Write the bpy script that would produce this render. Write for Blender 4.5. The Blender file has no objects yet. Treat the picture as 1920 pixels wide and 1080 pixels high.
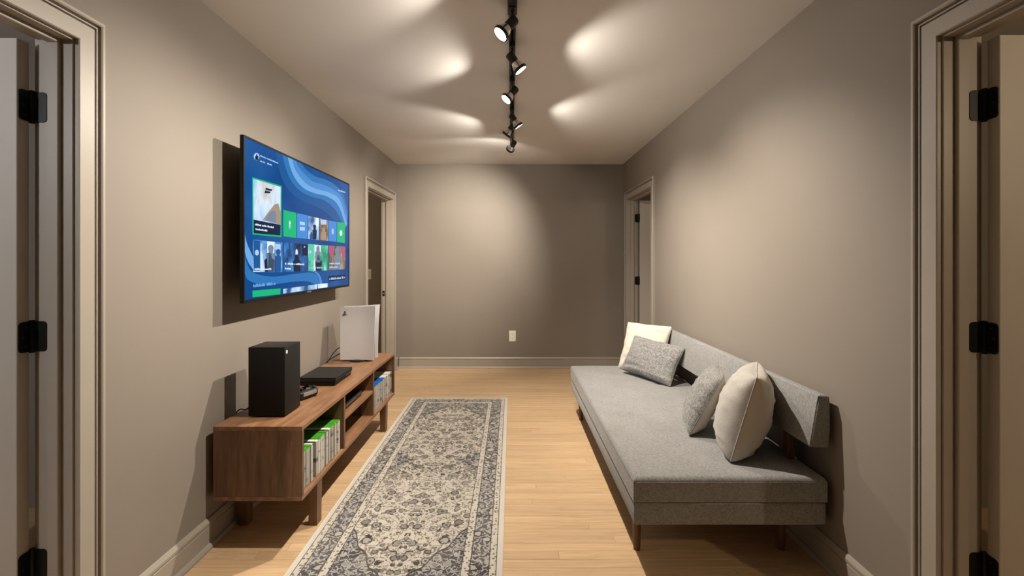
import bpy, bmesh, math, random
from mathutils import Vector, Matrix, noise
random.seed(7)
S = bpy.context.scene
COL = S.collection

# ------------------------------------------------------------------ camera, light, exposure
F, CX, CY, EYE = 880.0, 959.0, 487.0, 1.297          # focal length in px, vanishing point, eye height
cam_d = bpy.data.cameras.new('camera'); cam = bpy.data.objects.new('camera', cam_d); COL.objects.link(cam)
cam.location = (0, 0, EYE); cam.rotation_euler = (math.pi / 2, 0, 0)
cam_d.sensor_width = 36; cam_d.lens = 36 * F / 1920
cam_d.shift_x = (960 - CX) / 1920; cam_d.shift_y = -(540 - CY) / 1920
cam_d.clip_start = 0.02
S.camera = cam
S.view_settings.view_transform = 'Standard'; S.view_settings.look = 'None'
S.view_settings.gamma = 1; S.view_settings.use_curve_mapping = False
EXPO = 0.43
S.view_settings.exposure = EXPO
w = bpy.data.worlds.new('world'); S.world = w; w.use_nodes = True
w.node_tree.nodes['Background'].inputs[0].default_value = (0.5, 0.55, 0.6, 1)
w.node_tree.nodes['Background'].inputs[1].default_value = 0.05
WARM = (1.0, 0.915, 0.80)
BEAM_W, SPILL_W = 128.0, 17.0                            # track heads: beam and wide spill, watts
# lens centre, aim point, beam factor, spill factor
HEADS = [((-.045, 2.07, 2.295), (-1.05, 1.75, 1.10), .85, 1.0),
         ((.045, 2.46, 2.295), (1.00, 2.55, 1.00), 1.15, 1.0),
         ((-.03, 2.91, 2.295), (-1.05, 2.50, 1.05), 1.0, 1.0),
         ((.05, 3.50, 2.295), (1.00, 3.65, .90), 1.1, 1.0),
         ((-.04, 3.72, 2.290), (-1.05, 4.15, 1.05), 0.9, 1.0),
         ((-.01, 4.17, 2.280), (-.72, 5.62, 1.45), 1.3, .8)]
SIDE_W = {'left': 44.0, 'right': 30.0}
SIDE_C = {'left': (.93, .96, 1.0), 'right': (1.0, .80, .56)}

XL, XR, YB, YF, ZC = -1.373, 1.335, 5.62, -3.4, 2.44    # hall: side walls, back, front, ceiling
WT = 0.11                                              # wall thickness

def P(px, py, Y):                                      # pixel + depth -> point
    return Vector(((px - CX) / F * Y, Y, EYE - (py - CY) / F * Y))

# ------------------------------------------------------------------ node materials
class NT:
    def __init__(s, name):
        s.m = bpy.data.materials.new(name); s.m.use_nodes = True
        s.t = s.m.node_tree; s.b = s.t.nodes['Principled BSDF']
    def n(s, typ, **kw):
        x = s.t.nodes.new(typ)
        for k, v in kw.items(): setattr(x, k, v)
        return x
    def put(s, sock, v):
        if v is None: return
        if hasattr(v, 'links') or isinstance(v, bpy.types.NodeSocket): s.t.links.new(v, sock)
        else: sock.default_value = v
    def math(s, op, a, b=None, c=None, clamp=False):
        x = s.n('ShaderNodeMath', operation=op, use_clamp=clamp)
        s.put(x.inputs[0], a); s.put(x.inputs[1], b); s.put(x.inputs[2], c)
        return x.outputs[0]
    def coords(s, kind='Object'):
        return s.n('ShaderNodeTexCoord').outputs[kind]
    def mapping(s, vec, scale=(1, 1, 1), loc=(0, 0, 0), rot=(0, 0, 0)):
        x = s.n('ShaderNodeMapping'); s.put(x.inputs[0], vec)
        s.put(x.inputs['Scale'], scale); s.put(x.inputs['Location'], loc); s.put(x.inputs['Rotation'], rot)
        return x.outputs[0]
    def noise(s, vec, scale, detail=3, rough=.5, dist=0, out=0):
        x = s.n('ShaderNodeTexNoise'); s.put(x.inputs['Vector'], vec)
        x.inputs['Scale'].default_value = scale; x.inputs['Detail'].default_value = detail
        x.inputs['Roughness'].default_value = rough; x.inputs['Distortion'].default_value = dist
        return x.outputs[out]
    def vor(s, vec, scale, feature='F1', rnd=1.0, out='Distance'):
        x = s.n('ShaderNodeTexVoronoi', feature=feature); s.put(x.inputs['Vector'], vec)
        x.inputs['Scale'].default_value = scale; x.inputs['Randomness'].default_value = rnd
        return x.outputs[out]
    def ramp(s, fac, stops, interp='LINEAR'):
        x = s.n('ShaderNodeValToRGB'); x.color_ramp.interpolation = interp; s.put(x.inputs[0], fac)
        el = x.color_ramp.elements
        while len(el) < len(stops): el.new(.5)
        for e, (p, c) in zip(el, stops): e.position = p; e.color = (*c, 1)
        return x.outputs[0]
    def mix(s, fac, a, b, blend='MIX'):
        x = s.n('ShaderNodeMix', data_type='RGBA', blend_type=blend)
        s.put(x.inputs[0], fac)
        s.put(x.inputs[6], (*a, 1) if isinstance(a, tuple) else a)
        s.put(x.inputs[7], (*b, 1) if isinstance(b, tuple) else b)
        return x.outputs[2]
    def bump(s, h, strength=.2, dist=.01):
        x = s.n('ShaderNodeBump'); s.put(x.inputs['Height'], h)
        x.inputs['Strength'].default_value = strength; x.inputs['Distance'].default_value = dist
        s.t.links.new(x.outputs[0], s.b.inputs['Normal'])
    def set(s, color=None, rough=None, metal=None, spec=None):
        if color is not None: s.put(s.b.inputs['Base Color'], (*color, 1) if isinstance(color, tuple) else color)
        if rough is not None: s.put(s.b.inputs['Roughness'], rough)
        if metal is not None: s.put(s.b.inputs['Metallic'], metal)
        if spec is not None: s.put(s.b.inputs['Specular IOR Level'], spec)
        return s.m

def paint(name, col, rough=.6, var=.06, scale=3, bump=.04, bscale=220, metal=0, spec=.5):
    t = NT(name); c = t.coords()
    f = t.noise(c, scale, 3)
    lo = tuple(x * (1 - var) for x in col); hi = tuple(x * (1 + var) for x in col)
    if bump: t.bump(t.noise(c, bscale, 2), bump, .002)
    return t.set(t.ramp(f, [(.3, lo), (.7, hi)]), rough, metal, spec)

def wood(name, dark, mid, light, axis=1, scale=1.0, rough=.45, rnd=.0, stretch=14):
    t = NT(name); c = t.coords()
    sc = [stretch, stretch, stretch]; sc[axis] = 1.0
    if rnd:
        oi = t.n('ShaderNodeObjectInfo').outputs['Random']
        comb = t.n('ShaderNodeCombineXYZ')
        for i in range(3): t.put(comb.inputs[i], t.math('MULTIPLY', oi, 37.0 + 11 * i))
        add = t.n('ShaderNodeVectorMath', operation='ADD'); t.put(add.inputs[0], c); t.put(add.inputs[1], comb.outputs[0])
        c = add.outputs[0]
    v = t.mapping(c, tuple(x * scale for x in sc))
    g = t.noise(v, 2.2, 6, .62, .6)
    g2 = t.noise(t.mapping(c, tuple(x * scale * 6 for x in sc)), 2.0, 3, .6)
    f = t.math('ADD', t.math('MULTIPLY', g, .75), t.math('MULTIPLY', g2, .25))
    col = t.ramp(f, [(.30, dark), (.5, mid), (.70, light)])
    if rnd:
        k = t.math('MULTIPLY_ADD', oi, rnd, 1 - rnd / 2)
        hs = t.n('ShaderNodeHueSaturation'); t.put(hs.inputs['Value'], k); t.put(hs.inputs['Color'], col); col = hs.outputs[0]
    t.bump(f, .08, .002)
    return t.set(col, rough)

M = {}
M['wall'] = paint('wall_paint', (.220, .1885, .157), .62, .025, 2, .05, 260, spec=.35)
M['ceil'] = paint('ceiling_paint', (.70, .675, .645), .8, .02, 2, .05, 240, spec=.2)
M['trim'] = paint('trim_paint', (.325, .285, .240), .42, .03, 4, .02, 60, spec=.45)
M['door'] = paint('door_paint', (.42, .38, .33), .45, .03, 4, .02, 60)
M['oak'] = wood('oak_strip', (.420, .270, .144), (.530, .356, .200), (.612, .426, .254), 0, 1.6, .42, .16, 16)
M['gap'] = paint('floor_joint', (.16, .10, .055), .8, .1)
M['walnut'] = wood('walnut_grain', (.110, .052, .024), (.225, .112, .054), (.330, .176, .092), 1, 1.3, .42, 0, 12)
M['walnut_v_shaded'] = wood('walnut_upright_grain_shaded', (.058, .028, .013), (.140, .070, .034), (.225, .118, .060), 2, 1.3, .42, 0, 12)  # upright grain, darkened so the bench end's shade sits in the colour
M['walnut_leg_shaded'] = wood('walnut_leg_shaded', (.075, .033, .014), (.14, .065, .028), (.20, .095, .043), 2, 2, .4, 0, 8)  # leg wood, lowered in tone to paint in the shadow under the bench
M['black_metal'] = paint('black_metal', (.010, .010, .010), .42, .1, 8, .02, 100, .6)
M['track'] = paint('track_black', (.022, .021, .020), .45, .1, 8, .02, 100, .2)
M['black_plastic'] = paint('black_plastic', (.011, .011, .011), .55, .1, 8, .04, 400, spec=.3)
M['console_black'] = paint('matte_black_shell', (.009, .0085, .008), .62, .08, 6, .03, 500, spec=.22)
M['gloss_black'] = paint('gloss_black', (.008, .008, .009), .12, .1, 6, 0)
M['white_shell'] = paint('white_shell', (.74, .74, .76), .45, .015, 6, .03, 500)
M['white_plastic'] = paint('white_plate', (.82, .79, .74), .4, .02, 8, 0)
M['green_case'] = paint('green_case', (.050, .27, .018), .35, .12, 12, 0)
M['blue_case'] = paint('blue_case', (.012, .105, .40), .35, .12, 12, 0)
M['clear_case'] = paint('white_case', (.62, .60, .56), .35, .05, 12, 0)
M['dark_case'] = paint('dark_case', (.018, .018, .018), .4, .1, 12, 0)
M['silver'] = paint('silver', (.55, .54, .52), .3, .05, 10, 0, 0, .9)
M['tag'] = paint('tag_cloth', (.80, .78, .72), .8, .03, 40, 0)
M['ink'] = paint('dark_ink', (.05, .05, .055), .5, .05, 10, 0)

def fabric(name, lo, mid, hi, scale=420, bump=.35, rough=.95, big=.10, weave=0):
    t = NT(name); c = t.coords()
    f = t.noise(c, scale, 3, .75); g = t.noise(c, scale * .35, 2, .6); b = t.noise(c, 5, 3)
    x = t.math('ADD', t.math('MULTIPLY', f, .7), t.math('MULTIPLY', g, .3))
    x = t.math('ADD', x, t.math('MULTIPLY_ADD', b, big, -big / 2))
    col = t.ramp(x, [(.32, lo), (.5, mid), (.68, hi)])
    t.bump(x, bump, .003)
    t.b.inputs['Sheen Weight'].default_value = .15
    return t.set(col, rough, spec=.15)
M['felt'] = fabric('grey_heather_felt', (.125, .120, .115), (.232, .226, .218), (.350, .342, .332), 260)
M['linen'] = fabric('oatmeal_linen', (.31, .285, .255), (.40, .372, .338), (.48, .45, .412), 420, .25)
M['cream'] = fabric('cream_cotton', (.50, .455, .385), (.56, .515, .445), (.62, .575, .505), 500, .15)
M['boucle'] = fabric('grey_boucle', (.060, .057, .054), (.205, .198, .190), (.42, .408, .392), 170, 1.0)

def spine_mat(name, base, dark):
    t = NT(name); c = t.coords('Object'); oi = t.n('ShaderNodeObjectInfo').outputs['Random']
    sep = t.n('ShaderNodeSeparateXYZ'); t.put(sep.inputs[0], c)
    comb = t.n('ShaderNodeCombineXYZ'); t.put(comb.inputs[2], t.math('MULTIPLY', sep.outputs[2], 1.0))
    t.put(comb.inputs[0], t.math('MULTIPLY', oi, 50.0))
    n1 = t.noise(comb.outputs[0], 24, 3, .7)
    k = t.math('MULTIPLY_ADD', oi, .5, .68)
    col = t.ramp(n1, [(.36, dark), (.44, base), (.62, base), (.74, tuple(x * .7 for x in base))])
    hs = t.n('ShaderNodeHueSaturation'); t.put(hs.inputs['Value'], k); t.put(hs.inputs['Color'], col)
    return t.set(hs.outputs[0], .4)
M['spine'] = spine_mat('printed_spine', (.46, .435, .39), (.12, .105, .09))
M['spine_dark'] = spine_mat('printed_dark_spine', (.20, .18, .16), (.05, .045, .04))

def emit(name, col, strength=1.0, ramp=None, scale=(1, 1, 1), nscale=4, base=(0, 0, 0)):
    t = NT(name)
    c = col
    if ramp:
        c = t.ramp(t.noise(t.mapping(t.coords('Object'), scale), nscale, 3, .55, .4), ramp)
    t.put(t.b.inputs['Emission Color'], (*c, 1) if isinstance(c, tuple) else c)
    t.b.inputs['Emission Strength'].default_value = strength * 2 ** (-EXPO)
    return t.set(base, .2, 0, .08)

# ------------------------------------------------------------------ mesh helpers
BASE = {}
def new_obj(name, data): o = bpy.data.objects.new(name, data); COL.objects.link(o); return o
def tag(o, label=None, cat=None, group=None, kind=None):
    if label: o['label'] = label
    if cat: o['category'] = cat
    if group: o['group'] = group
    if kind: o['kind'] = kind
    return o
def thing(name, label, cat, loc=(0, 0, 0), group=None, kind=None):
    o = new_obj(name, None); o.location = loc; o.empty_display_size = .05
    BASE[o] = Vector(loc); return tag(o, label, cat, group, kind)
def mesh(name, bm, mat, parent=None, local=False, smooth=False, angle=None, label=None):
    bmesh.ops.recalc_face_normals(bm, faces=bm.faces[:])
    b = BASE.get(parent, Vector()) if parent else Vector()
    if not local and b.length: bmesh.ops.translate(bm, verts=bm.verts[:], vec=-b)
    me = bpy.data.meshes.new(name); bm.to_mesh(me); bm.free()
    me.materials.append(M[mat] if isinstance(mat, str) else mat)
    o = new_obj(name, me)
    if parent: o.parent = parent
    BASE[o] = b
    if smooth or angle:
        for p in me.polygons: p.use_smooth = True
        if angle: me.set_sharp_from_angle(angle=math.radians(angle))
    if label: o['label'] = label
    return o
def NB(): return bmesh.new()
def box(bm, x0, x1, y0, y1, z0, z1, bev=0, seg=2):
    tmp = bmesh.new()
    vs = [tmp.verts.new((x, y, z)) for x in (x0, x1) for y in (y0, y1) for z in (z0, z1)]
    for f in ((0, 1, 3, 2), (4, 6, 7, 5), (0, 4, 5, 1), (2, 3, 7, 6), (0, 2, 6, 4), (1, 5, 7, 3)):
        tmp.faces.new([vs[i] for i in f])
    bmesh.ops.recalc_face_normals(tmp, faces=tmp.faces[:])
    if bev: bmesh.ops.bevel(tmp, geom=tmp.edges[:], offset=bev, segments=seg, affect='EDGES', profile=.5)
    merge(bm, tmp); return bm
def merge(bm, tmp, mtx=None):
    if mtx is not None: bmesh.ops.transform(tmp, matrix=mtx, verts=tmp.verts[:])
    mp = {v: bm.verts.new(v.co) for v in tmp.verts}
    for f in tmp.faces:
        try: bm.faces.new([mp[v] for v in f.verts])
        except ValueError: pass
    tmp.free()
def lathe(bm, prof, n=24, mtx=None, cap=True):         # prof: (r, z) list about local z
    tmp = bmesh.new(); rings = []
    for r, z in prof:
        rings.append([tmp.verts.new((r * math.cos(2 * math.pi * i / n), r * math.sin(2 * math.pi * i / n), z)) for i in range(n)])
    for a, b in zip(rings, rings[1:]):
        for i in range(n): tmp.faces.new((a[i], a[(i + 1) % n], b[(i + 1) % n], b[i]))
    if cap:
        tmp.faces.new(rings[0][::-1]); tmp.faces.new(rings[-1])
    merge(bm, tmp, mtx); return bm
def tube(bm, pts, r, n=8):
    pts = [Vector(p) for p in pts]; rings = []; tmp = bmesh.new(); ref = None
    for i, p in enumerate(pts):
        t = (pts[min(i + 1, len(pts) - 1)] - pts[max(i - 1, 0)]).normalized()
        if ref is None: ref = t.orthogonal().normalized()
        ref = (ref - t * ref.dot(t)).normalized(); s = t.cross(ref)
        rings.append([tmp.verts.new(p + r * (math.cos(2 * math.pi * k / n) * ref + math.sin(2 * math.pi * k / n) * s)) for k in range(n)])
    for a, b in zip(rings, rings[1:]):
        for k in range(n): tmp.faces.new((a[k], a[(k + 1) % n], b[(k + 1) % n], b[k]))
    tmp.faces.new(rings[0][::-1]); tmp.faces.new(rings[-1]); merge(bm, tmp); return bm
def crom(pts, n=8):                                    # Catmull-Rom through points
    pts = [Vector(p) for p in pts]; q = [pts[0] * 2 - pts[1]] + pts + [pts[-1] * 2 - pts[-2]]; out = []
    for i in range(1, len(q) - 2):
        for k in range(n):
            t = k / n; a, b, c, d = q[i - 1:i + 3]
            out.append(.5 * (2 * b + (c - a) * t + (2 * a - 5 * b + 4 * c - d) * t * t + (3 * b - a - 3 * c + d) * t ** 3))
    return out + [pts[-1]]
def prism(bm, outline, axis_fn, t0, t1, bev=0):        # outline: 2-D list, axis_fn(a, b, t) -> xyz
    tmp = bmesh.new()
    a = [tmp.verts.new(axis_fn(u, v, t0)) for u, v in outline]; b = [tmp.verts.new(axis_fn(u, v, t1)) for u, v in outline]
    n = len(a); tmp.faces.new(a[::-1]); tmp.faces.new(b)
    for i in range(n): tmp.faces.new((a[i], a[(i + 1) % n], b[(i + 1) % n], b[i]))
    bmesh.ops.recalc_face_normals(tmp, faces=tmp.faces[:])
    if bev: bmesh.ops.bevel(tmp, geom=tmp.edges[:], offset=bev, segments=2, affect='EDGES', profile=.5)
    merge(bm, tmp); return bm
def struct(name, bm, mat, parent=None, label=None, **kw):
    o = mesh(name, bm, mat, parent, **kw)
    if not parent: o['kind'] = 'structure'
    if label: o['label'] = label
    return o

# ------------------------------------------------------------------ room shell
DOORS = {                                              # name: (side, y0, y1) clear openings, height
    'nl': (-1, .655, 1.468), 'fl': (-1, 4.452, 5.395), 'nr': (1, .640, 1.450), 'fr': (1, 4.455, 5.380)}
DH = 1.985
JT = .018                                              # jamb board thickness
XS = 3.6                                               # outer limit of the side rooms

def wall_boxes(bm, x0, x1, ops):
    y = YF
    for y0, y1 in ops:
        box(bm, x0, x1, y, y0 - JT, 0, ZC); box(bm, x0, x1, y0 - JT, y1 + JT, DH + JT, ZC); y = y1 + JT
    box(bm, x0, x1, y, YB, 0, ZC)
bm = NB(); wall_boxes(bm, XL - WT, XL, [DOORS['nl'][1:], DOORS['fl'][1:]])
struct('wall_left', bm, 'wall', label='warm taupe painted wall behind the television with two doorways')
bm = NB(); wall_boxes(bm, XR, XR + WT, [DOORS['nr'][1:], DOORS['fr'][1:]])
struct('wall_right', bm, 'wall', label='warm taupe painted wall behind the grey daybed with two doorways')
bm = NB(); box(bm, XL - WT, XR + WT, YB, YB + .1, 0, ZC); struct('wall_back', bm, 'wall', label='taupe end wall of the room with a low outlet')
bm = NB(); box(bm, XL - WT, XR + WT, YF - .1, YF, 0, ZC); struct('wall_front', bm, 'wall', label='taupe painted wall closing the near end of the room')
bm = NB(); box(bm, XL - WT, XR + WT, YF - .1, YB + .1, ZC, ZC + .1); struct('ceiling', bm, 'ceil', label='smooth off white ceiling with a black track light')
# side rooms beyond the doorways
for side, s in (('left', -1), ('right', 1)):
    xi = (XL - WT) if s < 0 else (XR + WT)
    xo = s * XS
    a, b = min(xi, xo), max(xi, xo)
    bm = NB(); box(bm, a, b, YF - .1, 5.85, -.05, 0); struct('floor_' + side, bm, 'oak', label='pale oak floor of the side rooms beyond the doorways')
    bm = NB(); box(bm, a, b, YF - .1, 5.85, ZC, ZC + .1); struct('ceiling_' + side, bm, 'ceil', label='off white ceiling of the side rooms')
    o1 = min(xo, xo + s * .1); o2 = max(xo, xo + s * .1)
    bm = NB(); box(bm, o1, o2, YF - .1, 5.85, 0, ZC); struct('wall_outer_' + side, bm, 'wall', label='far taupe wall of the side rooms')
    bm = NB(); box(bm, a, b, 5.75, 5.85, 0, ZC); struct('wall_end_' + side, bm, 'wall', label='taupe end wall of the side room')
    bm = NB(); box(bm, a, b, 2.45, 2.55, 0, ZC); struct('wall_partition_' + side, bm, 'wall', label='taupe partition between the side rooms')
    bm = NB(); box(bm, a, b, YF - .1, YF, 0, ZC); struct('wall_near_' + side, bm, 'wall', label='taupe near wall of the side room')

# floor: oak strips laid across the hall
PW, PT = .057, .012
bm = NB(); box(bm, XL - WT, XR + WT, YF - .1, YB + .1, -.06, -PT); floor = struct('floor', bm, 'gap', label='pale oak strip floor laid across the room')
bm = NB(); box(bm, XL - WT, XR + WT, YF - .1, .95, -PT, 0); f2 = mesh('floor_boards', bm, 'oak', floor)
bm = NB(); box(bm, -.5, .5, -PW / 2 + .0004, PW / 2 - .0004, -PT, 0, .0008, 1)
plank_me = None; rnd = random.Random(3)
y = .95 + PW / 2; rows = 0
while y < YB:
    x = XL - .1 - rnd.uniform(0, .7)
    while x < XR + .1:
        L = rnd.uniform(.75, 1.55); a, b = max(x, XL - .1), min(x + L, XR + .1); x += L
        if b - a < .06: continue
        if plank_me is None:
            o = mesh('plank', bm, 'oak', floor, local=True); plank_me = o.data
        else:
            o = new_obj('plank', plank_me); o.parent = floor
        o.location = ((a + b) / 2, y, 0); o.scale = ((b - a - .0006), 1, 1); rows += 1
    y += PW
print('planks', rows)

# baseboards (profile: height, depth) with shoe moulding
BBP = [(0, .030), (.010, .030), (.020, .024), (.024, .015), (.098, .015), (.102, .011), (.106, .016), (.118, .016), (.130, .008), (.132, 0)]
def baseboard(name, x_wall, sgn, runs, label):
    bm = NB()
    for y0, y1 in runs:
        prism(bm, [(0, 0)] + [(h, d) for h, d in BBP], lambda h, d, t: (x_wall - sgn * d, t, h), y0, y1)
    return struct(name, bm, 'trim', label=label)
CW = .094
baseboard('baseboard_left', XL, -1, [(YF, .655 - CW), (1.468 + CW, 4.452 - CW), (5.395 + CW, YB)], 'beige moulded baseboard under the television wall')
baseboard('baseboard_right', XR, 1, [(YF, .64 - CW), (1.45 + CW, 4.455 - CW), (5.38 + CW, YB)], 'beige moulded baseboard behind the daybed')
bm = NB(); prism(bm, [(0, 0)] + BBP, lambda h, d, t: (t, YB - d, h), XL + .031, XR - .031)
struct('baseboard_back', bm, 'trim', label='beige moulded baseboard along the end wall')

# door trims: jamb boards + stops + moulded casing
CP = [(.006, 0), (.006, .013), (.009, .016), (.060, .016), (.0615, .007), (.0655, .007), (.067, .016), (.0715, .016),
      (.073, .007), (.0765, .007), (.078, .022), (.082, .025), (.090, .025), (CW, .020), (CW, 0)]
def casing(parent, side, xw, y0, y1, sgn):
    bm = NB(); rows = []
    for a, b in CP:
        x = xw - sgn * b
        rows.append([bm.verts.new(p) for p in ((x, y0 - a, 0), (x, y0 - a, DH + a), (x, y1 + a, DH + a), (x, y1 + a, 0))])
    for r, q in zip(rows, rows[1:]):
        for i in range(3): bm.faces.new((r[i], r[i + 1], q[i + 1], q[i]))
    return mesh('casing', bm, 'trim', parent)
n = 0
for key, where in (('nl', 'doorway on the television wall away from the end wall'), ('nr', 'doorway on the daybed wall away from the end wall'), ('fl', 'doorway on the television wall next to the end wall'), ('fr', 'doorway on the daybed wall next to the end wall')):
    s, y0, y1 = DOORS[key]; n += 1
    xi = XL if s < 0 else XR; xo = xi + s * WT
    t = thing('trim_%d' % n, 'beige moulded casing and jambs of the ' + where, None, (xi, y1, 0), kind='structure')
    a, b = min(xi, xo), max(xi, xo)
    bm = NB(); box(bm, a, b, y1, y1 + JT, 0, DH + JT, .001, 1); mesh('jamb', bm, 'trim', t)
    bm = NB(); box(bm, a, b, y0 - JT, y0, 0, DH + JT, .001, 1); mesh('jamb', bm, 'trim', t)
    bm = NB(); box(bm, a, b, y0, y1, DH, DH + JT, .001, 1); mesh('head_jamb', bm, 'trim', t)
    xs = sorted((xi + s * .034, xi + s * .068)); ST = .013
    bm = NB(); box(bm, *xs, y1 - ST, y1, 0, DH, .002, 1); mesh('door_stop', bm, 'trim', t)
    bm = NB(); box(bm, *xs, y0, y0 + ST, 0, DH, .002, 1); mesh('door_stop', bm, 'trim', t)
    bm = NB(); box(bm, *xs, y0 + ST, y1 - ST, DH - ST, DH, .002, 1); mesh('door_stop', bm, 'trim', t)
    casing(t, s, xi, y0, y1, s); casing(t, s, xo, y0, y1, -s)
    if key == 'fl':
        bm = NB(); box(bm, xi + s * .085, xi + s * .108, y1 - .002, y1 + .001, .88, .94, .0008, 1)
        sp = mesh('strike_plate', bm, 'black_metal', t, label='small black strike plate')
        bm = NB(); box(bm, xi + s * .091, xi + s * .102, y1 - .003, y1 - .0015, .90, .92); mesh('latch_hole', bm, 'silver', sp)

# open doors with black hinges (hinged on the far jamb, folded into the side rooms)
n = 0
for key, where in (('nl', 'open beige door on the television wall, with black hinges'),
                   ('nr', 'open beige door on the daybed wall, away from the end wall'),
                   ('fr', 'open beige door on the daybed wall, next to the end wall')):
    s, y0, y1 = DOORS[key]; n += 1
    xo = (XL if s < 0 else XR) + s * WT
    xe = xo + s * .016                                   # door hinge edge
    t = thing('door_%d' % n, where, None, (xe, y1 - .028, .008), kind='structure')
    a, b = sorted((xe, xe + s * .80))
    bm = NB(); box(bm, a, b, y1 - .046, y1 - .009, .008, 1.970, .0015, 1); mesh('slab', bm, 'door', t)
    for z in (1.773, 1.058, .346):
        h = .047
        bm = NB(); lathe(bm, [(.0065, -h - .004), (.0075, -h), (.0075, h), (.0065, h + .004)], 12, Matrix.Translation((xe - s * .004, y1 - .0045, z)))
        hg = mesh('hinge', bm, 'black_metal', t, smooth=False, angle=40, label='black butt hinge')
        def leaf(fn):
            r = .012; out = []
            for cx, cz, a0 in ((r, h - r, 90), (r, -h + r, 180)):
                pass
            pts = [(0, -h), (.033 - r, -h)] + [(.033 - r + r * math.sin(k * math.pi / 8), -h + r - r * math.cos(k * math.pi / 8)) for k in range(1, 5)]
            pts += [(u, -v) for u, v in pts[::-1]]
            return pts
        pts = leaf(None)
        bm = NB(); prism(bm, pts, lambda u, v, q: (xe - s * q, y1 - .010 - u, z + v), 0, .0025); mesh('door_leaf', bm, 'black_metal', hg)
        bm = NB(); prism(bm, pts, lambda u, v, q: (xo + s * .002 - s * u, y1 - q, z + v), 0, .0025); mesh('jamb_leaf', bm, 'black_metal', hg)
        bm = NB()
        for dz in (-.03, 0, .03):
            lathe(bm, [(.0035, 0), (.0035, .0008), (.002, .0012)], 10, Matrix.Translation((xe - s * .0025, y1 - .026 + (.004 if dz else -.004), z + dz)) @ Matrix.Rotation(-s * math.pi / 2, 4, 'Y'))
        mesh('screws', bm, 'track', hg)['kind'] = 'stuff'

# ------------------------------------------------------------------ wall plates
t = thing('wall_outlet', 'white duplex power outlet low on the end wall', 'outlet', (.012, YB, .384))
bm = NB(); box(bm, .012 - .040, .012 + .040, YB - .006, YB, .384 - .064, .384 + .064, .003, 2); pl = mesh('cover_plate', bm, 'white_plastic', t)
for dz in (-.024, .024):
    bm = NB(); prism(bm, [(.017 * math.cos(k * math.pi / 8), dz + max(-.014, min(.014, .017 * math.sin(k * math.pi / 8)))) for k in range(16)], lambda u, v, q: (.012 + u, YB - q, .384 + v), .005, .0085)
    r = mesh('receptacle', bm, 'white_plastic', t)
    bm = NB()
    for dx in (-.006, .006): box(bm, .012 + dx - .001, .012 + dx + .001, YB - .0092, YB - .0084, .384 + dz - .002, .384 + dz + .007)
    lathe(bm, [(.0022, 0), (.0022, .0008)], 10, Matrix.Translation((.012, YB - .0084, .384 + dz - .008)) @ Matrix.Rotation(math.pi / 2, 4, 'X'))
    mesh('slots', bm, 'ink', r)
sw = P(690.5, 514, 5.75)
t = thing('light_switch', 'white light switch plate seen through the doorway past the media bench', 'light switch', (sw.x, 5.75, sw.z))
bm = NB(); box(bm, sw.x - .038, sw.x + .038, 5.744, 5.75, sw.z - .062, sw.z + .062, .003, 2); mesh('cover_plate', bm, 'white_plastic', t)
bm = NB(); box(bm, sw.x - .016, sw.x + .016, 5.738, 5.745, sw.z - .033, sw.z + .033, .002, 1); mesh('rocker', bm, 'white_plastic', t)

# ------------------------------------------------------------------ track light
TX = .004
tr = thing('track_rail', 'long black track rail running along the ceiling', 'track light', (TX, 3.2, ZC))
bm = NB(); box(bm, TX - .017, TX + .017, 1.55, 4.60, ZC - .022, ZC, .002, 1); rl = mesh('rail', bm, 'track', tr)
bm = NB(); box(bm, TX - .006, TX + .006, 1.56, 4.59, ZC - .0235, ZC - .021); mesh('conductor_slot', bm, 'gloss_black', rl)
bm = NB(); box(bm, TX - .021, TX + .021, 1.95, 2.13, ZC - .034, ZC, .003, 2); mesh('power_feed', bm, 'track', tr)
bm = NB(); box(bm, TX - .019, TX + .019, 4.585, 4.615, ZC - .025, ZC, .003, 2); mesh('end_cap', bm, 'track', tr)

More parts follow.
